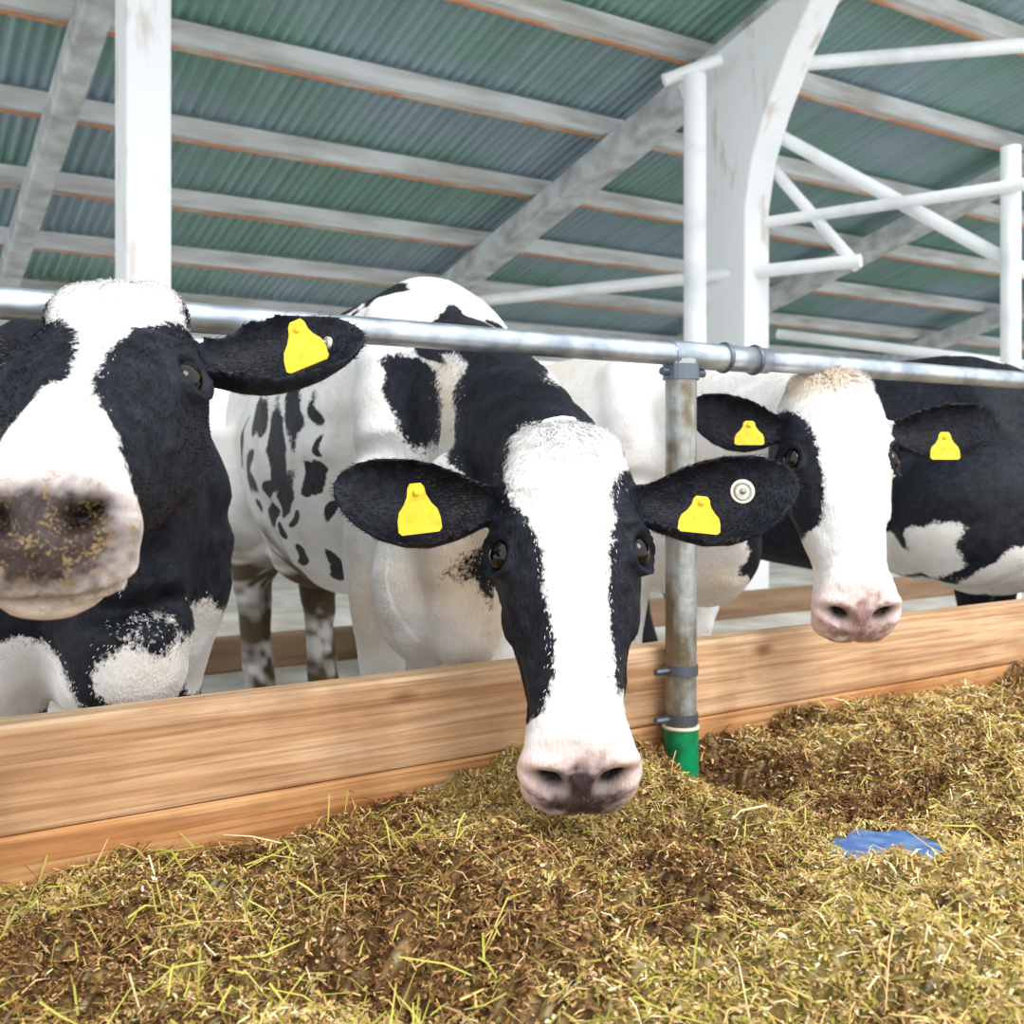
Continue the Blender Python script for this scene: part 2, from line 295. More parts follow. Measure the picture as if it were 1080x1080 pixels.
# ---------- cows
def cowmat():
    m=bpy.data.materials.new('cow_coat'); m.use_nodes=True; nt=m.node_tree; b=nt.nodes['Principled BSDF']
    tc=nt.nodes.new('ShaderNodeTexCoord')
    ad=nt.nodes.new('ShaderNodeAttribute'); ad.attribute_name='dark'
    atn=nt.nodes.new('ShaderNodeAttribute'); atn.attribute_name='tint'
    wt=nt.nodes.new('ShaderNodeAttribute'); wt.attribute_name='wet'
    def noise(sc,det):
        n=nt.nodes.new('ShaderNodeTexNoise'); n.inputs['Scale'].default_value=sc; n.inputs['Detail'].default_value=det; nt.links.new(tc.outputs['Object'],n.inputs['Vector']); return n.outputs['Fac']
    def math_(op,a,b2,c=None):
        n=nt.nodes.new('ShaderNodeMath'); n.operation=op
        for i,x in enumerate((a,b2,c)):
            if x is None: continue
            if isinstance(x,(int,float)): n.inputs[i].default_value=x
            else: nt.links.new(x,n.inputs[i])
        return n.outputs[0]
    na=math_('MULTIPLY_ADD',noise(11,3),0.9,-0.45); nb=math_('MULTIPLY_ADD',noise(120,3),0.5,-0.25)
    f=math_('ADD',math_('ADD',ad.outputs['Fac'],na),nb)
    r=nt.nodes.new('ShaderNodeMapRange'); r.inputs['From Min'].default_value=-0.07; r.inputs['From Max'].default_value=0.07; nt.links.new(f,r.inputs['Value'])
    bk=nt.nodes.new('ShaderNodeValToRGB'); bk.color_ramp.elements[0].position=0.35; bk.color_ramp.elements[0].color=(0.004,0.005,0.009,1); bk.color_ramp.elements[1].position=0.75; bk.color_ramp.elements[1].color=(0.018,0.021,0.034,1)  # mottled lighter blue-black puts the sheen of the black coat into its colour
    nt.links.new(noise(45,4),bk.inputs[0])
    sh=nt.nodes.new('ShaderNodeValToRGB'); sh.color_ramp.elements[0].position=0.32; sh.color_ramp.elements[0].color=(0.80,0.74,0.65,1); sh.color_ramp.elements[1].position=0.55
    nt.links.new(noise(7,7),sh.inputs[0])
    mu=nt.nodes.new('ShaderNodeMixRGB'); mu.blend_type='MULTIPLY'; mu.inputs[0].default_value=0.6; nt.links.new(atn.outputs['Color'],mu.inputs[1]); nt.links.new(sh.outputs[0],mu.inputs[2])
    mx=nt.nodes.new('ShaderNodeMixRGB'); nt.links.new(r.outputs[0],mx.inputs[0]); nt.links.new(mu.outputs[0],mx.inputs[1]); nt.links.new(bk.outputs[0],mx.inputs[2])
    sp=nt.nodes.new('ShaderNodeMapRange'); sp.inputs['From Min'].default_value=0.56; sp.inputs['From Max'].default_value=0.66; nt.links.new(math_('ADD',math_('MULTIPLY',noise(260,4),.6),math_('MULTIPLY',noise(45,3),.45)),sp.inputs['Value'])
    spk=math_('MULTIPLY',sp.outputs[0],wt.outputs['Fac'])
    m4=nt.nodes.new('ShaderNodeMixRGB'); nt.links.new(spk,m4.inputs[0]); nt.links.new(mx.outputs[0],m4.inputs[1]); m4.inputs[2].default_value=(*srgb(140,114,76),1)
    nt.links.new(m4.outputs[0],b.inputs['Base Color'])
    rr=math_('MULTIPLY_ADD',wt.outputs['Fac'],-0.28,0.6); nt.links.new(rr,b.inputs['Roughness']); b.inputs['Specular IOR Level'].default_value=0.25
    bp=nt.nodes.new('ShaderNodeBump'); bp.inputs['Strength'].default_value=0.6; bp.inputs['Distance'].default_value=0.004
    mpf=nt.nodes.new('ShaderNodeMapping'); mpf.inputs['Scale'].default_value=(1,1,.22); nt.links.new(tc.outputs['Object'],mpf.inputs[0])
    nf=nt.nodes.new('ShaderNodeTexNoise'); nf.inputs['Scale'].default_value=230; nf.inputs['Detail'].default_value=3; nt.links.new(mpf.outputs[0],nf.inputs['Vector'])
    nt.links.new(math_('ADD',nf.outputs['Fac'],math_('MULTIPLY',noise(30,3),2.0)),bp.inputs['Height']); nt.links.new(bp.outputs[0],b.inputs['Normal'])
    return m
M_cow=cowmat()
m=bpy.data.materials.new('cow_hair'); m.use_nodes=True; b=m.node_tree.nodes['Principled BSDF']; b.inputs['Roughness'].default_value=0.6; b.inputs['Specular IOR Level'].default_value=0.2
an=m.node_tree.nodes.new('ShaderNodeAttribute'); an.attribute_name='col'; m.node_tree.links.new(an.outputs['Color'],b.inputs['Base Color'])
M_hair=m
def sphVF(c,r,ax=None,n=16):
    V=[];Fc=[]
    for i in range(1,n):
        a=math.pi*i/n
        for j in range(n*2):
            bb=math.pi*j/n; V.append(np.array([math.sin(a)*math.cos(bb),math.sin(a)*math.sin(bb),math.cos(a)])*np.array(r)+np.array(c))
    m2=n*2
    for i in range(n-2):
        for j in range(m2): Fc.append([i*m2+j,i*m2+(j+1)%m2,(i+1)*m2+(j+1)%m2,(i+1)*m2+j])
    Fc.append(list(range(m2))); Fc.append([(n-2)*m2+j for j in range(m2)][::-1]); return V,Fc
def loftVF(rings):
    n=len(rings[0]); V=[p for r in rings for p in r]; Fc=[]
    for i in range(len(rings)-1):
        for k in range(n): Fc.append([i*n+k,i*n+(k+1)%n,(i+1)*n+(k+1)%n,(i+1)*n+k])
    Fc.append(list(range(n))[::-1]); Fc.append([(len(rings)-1)*n+k for k in range(n)]); return V,Fc
HY=[-.01,.015,.05,.10,.15,.20,.25,.30,.36,.42,.46,.49,.52,.548,.570,.585]
HW=[.062,.090,.108,.119,.124,.121,.113,.101,.085,.075,.077,.084,.089,.086,.072,.048]
HT=[-.05,-.018,.002,.010,.012,.010,.005,.000,-.005,-.008,-.009,-.014,-.028,-.048,-.072,-.092]
HB=[-.13,-.17,-.20,-.235,-.26,-.265,-.25,-.225,-.190,-.165,-.155,-.155,-.157,-.154,-.143,-.125]
EC=np.array([.106,.202,-.040]); EN=np.array([.72,.03,.69])
def headparts(spec):
    parts=[];rings=[]
    yy=np.linspace(HY[0],HY[-1],60)
    yy=np.unique(np.concatenate([yy,HY]))
    for y in yy:
        w=np.interp(y,HY,HW);zt=np.interp(y,HY,HT);zb=np.interp(y,HY,HB); wl=np.interp(y,[0,.25,.42,.5,.6],[.42,.44,.45,.5,.5])
        zc=zt-(zt-zb)*wl; ring=[]
        pl=np.interp(y,[0,.3,.45,.6],[1.0,1.15,0.85,0.8])
        for k in range(40):
            a=2*math.pi*k/40; c,s_=math.cos(a),math.sin(a)
            if s_>=0: x=w*np.sign(c)*abs(c)**0.68; z=zc+(zt-zc)*abs(s_)**0.78
            else: x=w*np.sign(c)*abs(c)**pl; z=zc-(zc-zb)*abs(s_)**0.9
            ring.append((x,y,z))
        rings.append(ring)
    parts.append(loftVF(rings))
    pz=spec.get('pz',0)
    for sx in (-1,1): parts.append(sphVF((sx*.034,.026,-.055+pz),(.062,.046,.050)))
    parts.append(sphVF((0,.022,-.052+pz),(.070,.046,.050)))
    if pz>.02: parts.append(sphVF((0,.065,-.045+pz*.5),(.092,.085,.048)))
    for sx in (-1,1):
        S=np.array([sx,1,1])
        parts.append(sphVF((sx*.083,.195,-.052),(.036,.062,.044)))
        parts.append(sphVF((sx*.048,.512,-.062),(.037,.038,.034)))
        parts.append(sphVF((sx*.044,.540,-.112),(.045,.036,.035)))
        parts.append(sphVF((sx*.080,.16,-.15),(.044,.11,.09)))
        parts.append(sphVF((sx*.092,.275,-.085),(.018,.060,.020)))
    parts.append(sphVF((0,.53,-.142),(.055,.045,.028)))
    return parts
def earparts(sx,spec):
    d=np.array(spec['dir'],float)*np.array([sx,1,1]); d/=np.linalg.norm(d); o=np.array(spec.get('open',(0.1,.0,1)),float)*np.array([sx,1,1]); o-=d*(o@d); o/=np.linalg.norm(o); w=np.cross(d,o)
    if w[1]<0: w=-w
    b=np.array([sx*.088,spec.get('by',.095),-.075]); L=spec.get('L',.28); Wd=spec.get('W',.070)
    us=[0,.1,.2,.32,.45,.6,.75,.87,.95,1.0]; ws=[.34,.40,.55,.78,.95,1.0,.92,.72,.48,.2]; dp=[1.0,.95,.9,.85,.75,.65,.55,.42,.25,.1]
    rings=[]
    for u,wi,di in zip(us,ws,dp):
        c=b+d*L*u+w*(.14*Wd*math.sin(u*math.pi)-.35*Wd*u*u)+o*(.03*u*u); W=Wd*wi; dd=Wd*di*wi; th=.006+.010*(1-u)**2*1.0; ring=[]
        A=np.linspace(-math.radians(100),math.radians(100),18)
        for a in A: ring.append(c+w*W*math.sin(a)-o*dd*math.cos(a)*1.0+o*dd*.5)
        for a in A[::-1]: ring.append(c+w*(W-.003)*math.sin(a)*.96-o*(dd*math.cos(a)-th-.004)+o*dd*.5+o*(0.014*(1-u)**3))
        rings.append(ring)
    f=lambda u: b+d*L*u
    return loftVF(rings),f,d,o,w
def toW(P,O,X,Y,Z): return [O+p[0]*X+p[1]*Y+p[2]*Z for p in map(np.array,P)]
def remesh(VF,vox,it):
    V,Fc=VF
    me=bpy.data.meshes.new('t'); me.from_pydata([tuple(map(float,v)) for v in V],[],[tuple(map(int,f)) for f in Fc]); me.update()
    bm=bmesh.new(); bm.from_mesh(me); bmesh.ops.recalc_face_normals(bm,faces=bm.faces); bm.to_mesh(me); bm.free()
    ob=bpy.data.objects.new('t',me); COL.objects.link(ob)
    r=ob.modifiers.new('r','REMESH'); r.mode='VOXEL'; r.voxel_size=vox
    sm=ob.modifiers.new('s','SMOOTH'); sm.factor=.5; sm.iterations=it
    dg=bpy.context.evaluated_depsgraph_get(); me2=bpy.data.meshes.new_from_object(ob.evaluated_get(dg)); bpy.data.objects.remove(ob); return me2
def make_cow(spec):
    nose=np.array(spec['nose'],float); nose/=np.linalg.norm(nose)
    up=np.array(spec['dors'],float); up-=nose*(up@nose); up/=np.linalg.norm(up); X=np.cross(up,nose)
    hs=spec.get('hs',1.0)
    O=np.array(spec['eye'])-(nose*.2-up*.03)*hs
    hX,hY,hZ=X*hs,nose*hs,up*hs
    hp=[]
    for v,f in headparts(spec): hp.append((toW(v,O,hX,hY,hZ),f))
    ears=[]
    for sx,es in ((-1,spec['earL']),(1,spec['earR'])):
        (v,f),fn,d,o,w=earparts(sx,es); hp.append((toW(v,O,hX,hY,hZ),f)); ears.append((fn,d,o,w,es))
    ps=[]
    s0,t0=spec['st']; yaw=spec.get('yaw',0); bs_=spec.get('bs',1.0)
    fw=-N*math.cos(yaw)+D*math.sin(yaw); la=D*math.cos(yaw)+N*math.sin(yaw)
    base=st(s0,t0,0)
    def B(f,l,z): return base+fw*f*bs_+la*l*bs_+np.array([0,0,z*bs_])
    tr=[(-1.60,1.14,.09,.13),(-1.54,1.11,.19,.23),(-1.38,1.06,.26,.32),(-1.15,1.01,.26,.36),(-.85,.955,.30,.42),(-.55,.94,.32,.44),(-.25,.955,.285,.43),(0,.985,.235,.42),(.18,.965,.21,.375),(.32,.93,.17,.30),(.42,.90,.11,.19),(.45,.89,.05,.09)]
    fs=[a[0] for a in tr]; rings=[]
    for f in np.linspace(fs[0],fs[-1],40):
        zc,ry,rz=[np.interp(f,fs,[a[i] for a in tr]) for i in (1,2,3)]
        ex=np.interp(f,[-1.6,-.6,-.1,.4],[1.2,1.15,.95,.95])
        rings.append([B(f,ry*np.sign(math.cos(a))*abs(math.cos(a))**(ex if math.sin(a)>0 else .85),zc+rz*math.sin(a)) for a in np.linspace(0,2*math.pi,36,endpoint=False)])
    ps.append(loftVF(rings))
    def tube(pts,rad): 
        P=np.array(pts);R=np.array([r if hasattr(r,'__len__') else (r,r) for r in rad]); n=len(P); tt=np.linspace(0,n-1,(n-1)*4+1)
        PP=np.stack([np.interp(tt,range(n),P[:,i]) for i in range(3)],-1); RR=np.stack([np.interp(tt,range(n),R[:,i]) for i in range(2)],-1)
        for _ in range(2): PP[1:-1]=(PP[:-2]+2*PP[1:-1]+PP[2:])/4; RR[1:-1]=(RR[:-2]+2*RR[1:-1]+RR[2:])/4
        ps.append(tubeVF(list(PP),[tuple(r) for r in RR],20))
    tube([B(-.2,0,1.355),B(-.6,0,1.355),B(-1.1,0,1.355),B(-1.5,0,1.31)],[(.04,.03),(.035,.03),(.035,.03),(.03,.03)])
    hl=spec.get('hl',1.0)
    for sx in (-1,1):
        df=spec.get('step',0)*sx
        tube([B(-.02,sx*.10,1.30),B(.10,sx*.135,1.12),B(.22,sx*.17,.88),B(.08,sx*.17,.68),B(.08+df*.4,sx*.155,.42),B(.06+df*.6,sx*.15,.24),B(.07+df*.6,sx*.15,.11),B(.10+df*.6,sx*.15,.05)],[(.07,.08),(.09,.12),(.11,.12),(.09,.105),(.058,.062),(.042,.045),(.05,.053),(.05,.055)])
        tube([B(.095+df*.6,sx*.15,.075),B(.12+df*.6,sx*.15,.004)],[.05,.062])
        tube([B(-1.25,sx*.16,1.05),B(-1.22,sx*.19*hl,.86),B(-1.15,sx*.20*hl,.72),B(-1.40,sx*.18*hl,.56),B(-1.50,sx*.17*hl,.48),B(-1.44,sx*.165*hl,.28),B(-1.41,sx*.165*hl,.12),B(-1.37,sx*.165*hl,.06)],[(.14,.2),(.14,.2),(.13,.15),(.09,.11),(.068,.082),(.052,.056),(.058,.06),(.055,.06)])
        tube([B(-1.38,sx*.165*hl,.08),B(-1.34,sx*.165*hl,.004)],[.055,.066])
        ps.append(sphVF(B(-1.18,sx*.19,1.27),(.08,.08,.06)))
        ps.append(sphVF(B(-1.52,sx*.10,1.18),(.05,.05,.05)))
    tube([B(-1.55,0,1.30),B(-1.63,0,1.25),B(-1.68,0,1.0),B(-1.68,0,.6),B(-1.67,0,.45)],[.035,.03,.022,.03,.018])
    ps.append(sphVF(B(-1.05,0,.62),(.17,.17,.15)))
    P0=B(-.05,0,spec.get('nz',1.08)); P3=O+hY*.07-hZ*.115; P1=P0+fw*spec.get('n1',.35)+np.array([0,0,spec.get('n1z',-.02)]); P2=P3-nose*spec.get('n2y',.1)-up*spec.get('n2z',.22)
    pts=[];rad=[]
    for k in range(15):
        q=k/14; p=(1-q)**3*P0+3*(1-q)**2*q*P1+3*(1-q)*q*q*P2+q**3*P3; pts.append(p)
        rad.append((np.interp(q,[0,.35,.75,1],[.16,.14,.10,.085])*bs_,np.interp(q,[0,.3,.7,1],[.25,.23,.155,.115])*bs_))
    ps.append(tubeVF(pts,rad,24))
    tube([pts[9]+np.array([0,0,-.11]),(pts[6]+B(.45,0,.85))/2+np.array([0,0,-.08]),B(.40,0,.78),B(.34,0,.62),B(.15,0,.60)],[(.03,.05),(.05,.09),(.10,.12),(.10,.09),(.08,.06)])
    for c,r in spec.get('extra',[]): ps.append(sphVF(c,r))
    bm1=remesh(merge(ps),.014,spec.get('bsm',16))
    nb=len(bm1.vertices); cb=np.empty(nb*3,np.float32); bm1.vertices.foreach_get('co',cb); fb=[list(p.vertices) for p in bm1.polygons]
    me2=remesh(merge([(list(cb.reshape(-1,3).astype(float)),fb)]+hp),spec.get('vox',.005),spec.get('smi',4))
    nv=len(me2.vertices); co=np.empty(nv*3,np.float32); me2.vertices.foreach_get('co',co); co=co.reshape(-1,3).astype(float)
    nr=np.empty(nv*3,np.float32); me2.vertex_normals.foreach_get('vector',nr); nr=nr.reshape(-1,3).astype(float)
    rel=(co-O)/hs; x=rel@X; y=rel@nose; z=rel@up; ax=abs(x)
    hm=(y>-.055)&(y<.7)&(z>-.29)&(z<.2)&(ax<.42)&((y>-.02)|(z>-.12))
    dsp=np.zeros(nv); tint=np.tile(np.array(spec.get('white',srgb(244,242,241))),(nv,1)); dark=np.full(nv,-1.0)
    en=EN/np.linalg.norm(EN); qe=np.stack([ax,y,z],-1)-EC; ea=qe@en; ev=qe-ea[:,None]*en; erad=np.sqrt((ev[:,1]/1.1)**2+ev[:,0]**2+ev[:,2]**2); eok=hm&(ea>-.03)&(ea<.06)
    dsp+=eok*np.where(erad<.0225,-(ea+.012).clip(0,.05),0)
    lid=np.exp(-((erad-.0285)/.0045)**2)*eok; dsp+=lid*(.014-ea).clip(-.02,.02)
    dsp+=.008*np.exp(-((ev[:,1]+.040)/.012)**2-((erad-.040)/.02)**2)*eok
    dsp-=.009*np.exp(-((ax-.066)/.018)**2-((y-.33)/.08)**2)*hm*(z>-.08)
    dsp-=.007*np.exp(-((ax-.075)/.025)**2-((y-.120)/.03)**2)*hm*(z>-.05)
    dsp+=.005*np.exp(-((ax-.030)/.010)**2-((y-.35)/.09)**2)*hm*(z>-.05)
    dsp-=.005*np.exp(-((y-.44)/.02)**2)*hm*(z>-.09)
    dsp+=hm*(ax<.125)*(.004*n1(x,y+z,22)+.0025*n2(x,y-z,50))
    hb=co[:,0]+co[:,1]
    dsp+=(~hm)*(.014*n1(hb,co[:,2],8)+.009*n2(hb,co[:,2],18))
    nk=(~hm)&(np.linalg.norm(co-(O+hY*.1-hZ*.25),axis=1)<.45)
    dsp+=nk*.004*np.sin(60*(co@np.array([.5,.6,.25]))+6*n1(hb,co[:,2],6))
    mdir=np.array([.42,.60,.68]); mdir/=np.linalg.norm(mdir)
    e1=np.array([.85,-.50,0.0]); e1-=mdir*(e1@mdir); e1/=np.linalg.norm(e1); e2=np.cross(mdir,e1)
    q3=np.stack([ax-.050,y-.545,z+.048],-1)
    al=q3@e1; pe=q3@e2; dm=abs(q3@mdir); pe2=pe-6.0*al*al+.002
    nd=np.sqrt((al/.024)**2+(pe2/.014)**2)+np.clip(dm-.035,0,1)*60; nos=np.exp(-nd**2)*(y>.46)*hm
    dsp-=.032*nos
    dsp+=.005*np.exp(-((nd-1.9)/.6)**2)*(y>.46)*hm
    zm=-.128+.10*np.clip(.5-y,0,.12)
    mg=np.exp(-((z-zm)/.0055)**2)*(y>.40)*hm; dsp-=.007*mg
    wr=np.sin(y*260+8*ax)*np.exp(-((y-.45)/.03)**2)*hm*(z>-.06); dsp+=.0010*wr
    phl=np.exp(-(x/.004)**2)*hm*(y>.55)*(z<-.08)*(z>-.13); dsp-=.004*phl
    co+=nr*dsp[:,None]*hs
    bwL=np.interp(y,spec['by'],spec['bL']); bwR=np.interp(y,spec['by'],spec['bR']); bw=np.where(x<0,bwL,bwR)
    hd=(ax-bw)/.05
    ye=np.where(x<0,spec['ye'][0],spec['ye'][1]); hd=np.minimum(hd,(ye-y)/.05)
    ear=(ax>.128)&(y<.21)&hm&(z>-.2); hd[ear]=1.5
    if spec.get('nape'): hd=np.where(hm&(z<-.10)&(y<.03),1.0,hd)
    hd=np.clip(hd,-1.5,1.5)
    bd=np.full(nv,spec.get('base',-1.0))
    cw=co+np.stack([n1(hb,co[:,2],7)+.7*n2(hb,co[:,2],18),0*x,n3(hb,co[:,2],7)+.7*n4(hb,co[:,2],18)],-1)*spec.get('warp',.08)
    for (c,rad,sg_) in spec['blobs']:
        q=np.sqrt((((cw-c)/np.array(rad))**2).sum(1)); fld=(1-q)*1.1
        if sg_>0: bd=np.maximum(bd,np.clip(fld,-1.2,1.2))
        else: bd=np.minimum(bd,np.clip(-fld,-1.2,1.2))
    dark=np.where(hm,hd,bd)
    dark=np.where(eok&(erad<.032),np.maximum(dark,(.033-erad)/.004),dark)
    mz=np.clip((y-spec.get('my',.475))/.035,0,1)*hm
    pink=np.array(spec.get('pink',srgb(236,190,180))); pk=spec.get('pinkk',.6); tint=tint*(1-mz[:,None]*pk)+pink*mz[:,None]*pk
    pw,ph=spec.get('padsz',(.072,.054))
    nzs=(n2(x*1.0,y+z,60)+n3(x,y-z,130))
    pad=np.clip(2.1-np.sqrt((x/pw)**2+((z+.070)/ph)**2+((y-.555)/.055)**2)*1.7+nzs*spec.get('padn',.6),0,1)*hm*spec.get('padk',1.0)
    if spec.get('pinknos',True): pad=pad*np.clip((nd-.8)/.8,0.3,1)
    pc=np.array(spec.get('pad',srgb(66,54,57)))
    tint=tint*(1-pad[:,None])+pc*pad[:,None]
    k=np.clip(nos*2.4-.25,0,1)[:,None]; tint=tint*(1-k)+np.array([.006,.003,.003])*k
    k=(mg*.6)[:,None]; tint=tint*(1-k)+np.array([.12,.06,.05])*k
    wet=np.clip((y-.485)/.03,0,1)*hm*spec.get('crumb',.4)*np.clip(.25+pad,0,1)
    low=np.clip((.80-co[:,2])/.22+n1(co[:,0],co[:,2],9),0,1)*(~hm)*(co@N>s0+.55); k=(low*np.clip(.85+1.1*n2(hb,co[:,2],14)+.8*n3(hb,co[:,2],35),.25,1))[:,None]; tint=tint*(1-k)+np.array(srgb(88,72,52))*k
    if 'cream' in spec:
        for c,rad in spec['cream']:
            k=np.clip(1.2-np.sqrt((((cw-c)/np.array(rad))**2).sum(1)),0,1)[:,None]*.6; tint=tint*(1-k)+np.array(srgb(228,195,145))*k
    me2.vertices.foreach_set('co',co.astype(np.float32).ravel())
    a=me2.attributes.new('dark','FLOAT','POINT'); a.data.foreach_set('value',dark.astype(np.float32))
    a=me2.attributes.new('wet','FLOAT','POINT'); a.data.foreach_set('value',wet.astype(np.float32))
    a=me2.attributes.new('tint','FLOAT_COLOR','POINT'); a.data.foreach_set('color',np.concatenate([tint,np.ones((nv,1))],1).astype(np.float32).ravel())
    me2.polygons.foreach_set('use_smooth',np.ones(len(me2.polygons),bool)); me2.materials.clear(); me2.materials.append(M_cow); me2.update()
    root=bpy.data.objects.new('cow',None); root.location=base; COL.objects.link(root); tag(root,spec['label'],'cow'); bpy.context.view_layer.update(); root['group']='dairy cows at the feed barrier'
    body=bpy.data.objects.new('body',me2); COL.objects.link(body); ch(body,root)
    for sx in (-1,1):
        ec=EC*np.array([sx,1,1]); en_=en*np.array([sx,1,1])
        V,Fc=sphVF((0,0,0),(1,1,1),n=18); V=[O+hs*((ec[0]+p[0]*.0245-en_[0]*.006)*X+(ec[1]+p[1]*.0270-en_[1]*.006)*nose+(ec[2]+p[2]*.0245-en_[2]*.006)*up) for p in V]
        ch(meshobj('eye',V,Fc,M_eye,smooth=True,label='glossy dark eye'),root)
    for side_i,(fn,d,o,w,es) in enumerate(ears):
        for tg_ in es.get('tags',[]):
            c=O+hs*(lambda p:p[0]*X+p[1]*nose+p[2]*up)(fn(tg_['u'])+o*tg_.get('off',.012))+np.array([0,0,tg_.get('dz',0)])
            nrm=np.array(tg_.get('n',(0,-1,.1)),float); nrm/=np.linalg.norm(nrm); dn=np.array(tg_.get('dn',(0,0,-1)),float); dn-=nrm*(dn@nrm); dn/=np.linalg.norm(dn); rt=np.cross(nrm,dn)
            S=tg_.get('S',1.0)
            if tg_['k']=='disc':
                V,Fc=tubeVF([c-nrm*.002,c+nrm*.003],.019*S,28); o1=ch(meshobj('ear_button',V,Fc,M_tagw,label='round cream ear button'),root)
                V,Fc=torusVF(c+nrm*.003,nrm,.013*S,.002*S); V,Fc=merge([(V,Fc),tubeVF([c,c+nrm*.008],.005*S,14)])
                ch(meshobj('button_rim',V,Fc,M_post,smooth=True),o1)
            else:
                pl=[(-.008,-.018),(.008,-.018),(.012,-.012),(.014,.000),(.020,.012),(.028,.022),(.031,.034),(.0315,.050),(.027,.055),(-.027,.055),(-.0315,.050),(-.031,.034),(-.028,.022),(-.020,.012),(-.014,.000),(-.012,-.012)]
                kk=tg_.get('short',1.0)
                V=[c+rt*px*S+dn*py*S*kk+nrm*(q+.004*math.cos(px/.032)) for q in (-.0012,.0012) for px,py in pl]; n=len(pl)
                Fc=[list(range(n)),list(range(2*n-1,n-1,-1))]+[[i,(i+1)%n,n+(i+1)%n,n+i] for i in range(n)]
                o1=ch(meshobj('ear_tag',V,Fc,M_tag,label='yellow plastic ear tag'),root)
                V,Fc=sphVF(c-dn*.004*S+nrm*.004,(.006,.006,.006),n=8); ch(meshobj('tag_stud',V,Fc,M_tag,smooth=True),o1)
    nh=spec.get('nh',0)
    if nh:
        ed=np.sqrt((qe**2).sum(1))
        cand=np.where(((hm&(y<.47)&(ed>.041)&(nr@np.array([0,-1,.3])>-.35))|((~hm)&(rel[:,0]**2+rel[:,1]**2+rel[:,2]**2<.7**2))))[0]
        i=rng.choice(cand,nh)
        tc_=np.where(hm&(y<.13)&(ax<.11)&(z>-.12))[0]
        tc_=tc_[rng.random(len(tc_))<np.clip((.13-y[tc_])/.11,0,1)]
        if len(tc_): i=np.concatenate([i,rng.choice(tc_,nh//8)]); nh=len(i)
        p=co[i]; n_=nr[i]
        tuft=np.exp(-((y[i]-.01)/.06)**2-(x[i]/.09)**2)*hm[i]*(z[i]>-.12)*spec.get('tuft',1.0)
        fl=np.where(hm[i][:,None],nose[None,:]+.7*x[i][:,None]/.1*X[None,:]*(y[i]<.08)[:,None],-fw[None,:]*.6-np.array([[0,0,.8]]))
        isE=(ax[i]>.128)&(y[i]<.21)&hm[i]; fl=np.where(isE[:,None],np.sign(x[i])[:,None]*X[None,:],fl)
        swirl=np.stack([n1(x[i],y[i],35),n2(x[i],y[i],35),n3(x[i],y[i],35)],-1)
        fl=fl+rng.normal(0,.25,(nh,3))+swirl*2.2*tuft[:,None]; fl-=n_*(fl*n_).sum(1)[:,None]; fl/=np.linalg.norm(fl,axis=1)[:,None]+1e-6
        L=rng.uniform(.004,.009,nh)+tuft*rng.uniform(0.002,.016,nh)+isE*rng.uniform(0,.004,nh)
        lift=.15+tuft*.22+isE*.1
        tip=p+(fl+n_*lift[:,None]*rng.uniform(.4,1.3,(nh,1)))*L[:,None]; mid=(p+tip)/2+n_*L[:,None]*.12
        wv=np.cross(fl,n_)*(.0006+.0004*tuft)[:,None]; p0=p-n_*.001
        P=np.stack([p0-wv,p0+wv,mid+wv*.8,mid-wv*.8,tip],1).reshape(-1,3); o_=np.arange(nh)*5
        fq=[list(map(int,(a,a+1,a+2,a+3))) for a in o_]+[list(map(int,(a+3,a+2,a+4))) for a in o_]
        hcme=bpy.data.meshes.new('hair'); hcme.from_pydata(P.tolist(),[],fq); hcme.update()
        dk=dark[i]+rng.normal(0,.12,nh)
        cc=np.where((dk>0)[:,None],np.array([[.010,.011,.016]])*rng.uniform(.5,2.0,(nh,1)),tint[i]*rng.uniform(.78,1.03,(nh,1)))
        inn=isE&(ax[i]<.27)&((nr[i]@up)>.3)&(rng.random(nh)<.5); cc[inn]=np.array(srgb(92,70,60))*rng.uniform(.4,1.1,(inn.sum(),1))
        a=hcme.color_attributes.new('col','FLOAT_COLOR','POINT'); a.data.foreach_set('color',np.concatenate([np.repeat(cc,5,0),np.ones((nh*5,1))],1).astype(np.float32).ravel())
        hcme.materials.append(M_hair); ho=bpy.data.objects.new('hair',hcme); COL.objects.link(ho); ch(ho,root)
    print('cow',nv); return root
def blob(u,v,Y,ru,rv,rd=.35,sg=1): return (at(u,v,Y),(ru/F*Y,rd,rv/F*Y),sg)
cow1=dict(label='black and white cow with white forehead blaze, head raised',eye=at(103,390,1.25),nose=(.17,-.87,-.42),dors=(0.03,-.3,1),hs=.96,pz=.036,tuft=.6,nape=True,
  st=(2.10,.35),bs=.86,yaw=.12,nz=1.0,n1=.2,n1z=-.05,n2y=.22,n2z=.14,
  earL=dict(dir=(1,.05,.1)),earR=dict(dir=(1,-.02,.02),open=(.1,.35,1),L=.25,W=.070,by=.09,tags=[dict(k='tag',u=.64,off=.065,dz=-.002,n=(-.25,-1,.3),dn=(.40,0,-1),S=.95),dict(k='tag',u=.58,off=-.03,dz=.040,n=(.1,-1,.2),dn=(-.2,0,1),S=.62),dict(k='disc',u=.79,off=.06,dz=-.012,n=(-.8,-.7,.2),S=.42)]),
  by=[-.05,0,.06,.10,.16,.22,.30,.38,.46,.52],bL=[.075,.080,.088,.066,.025,.014,.016,.040,.09,.2],bR=[.065,.085,.095,.072,.035,.022,.020,.030,.08,.2],ye=(.46,.48),
  pad=srgb(58,46,44),padk=1.0,padsz=(.102,.068),padn=.3,pinknos=False,pinkk=.3,crumb=.9,base=1.0,warp=.05,
  blobs=[blob(50,722,1.75,62,48,.9,-1),blob(205,700,1.85,42,62,.9,-1),blob(178,590,1.8,7,30,.3,-1)],nh=32000)
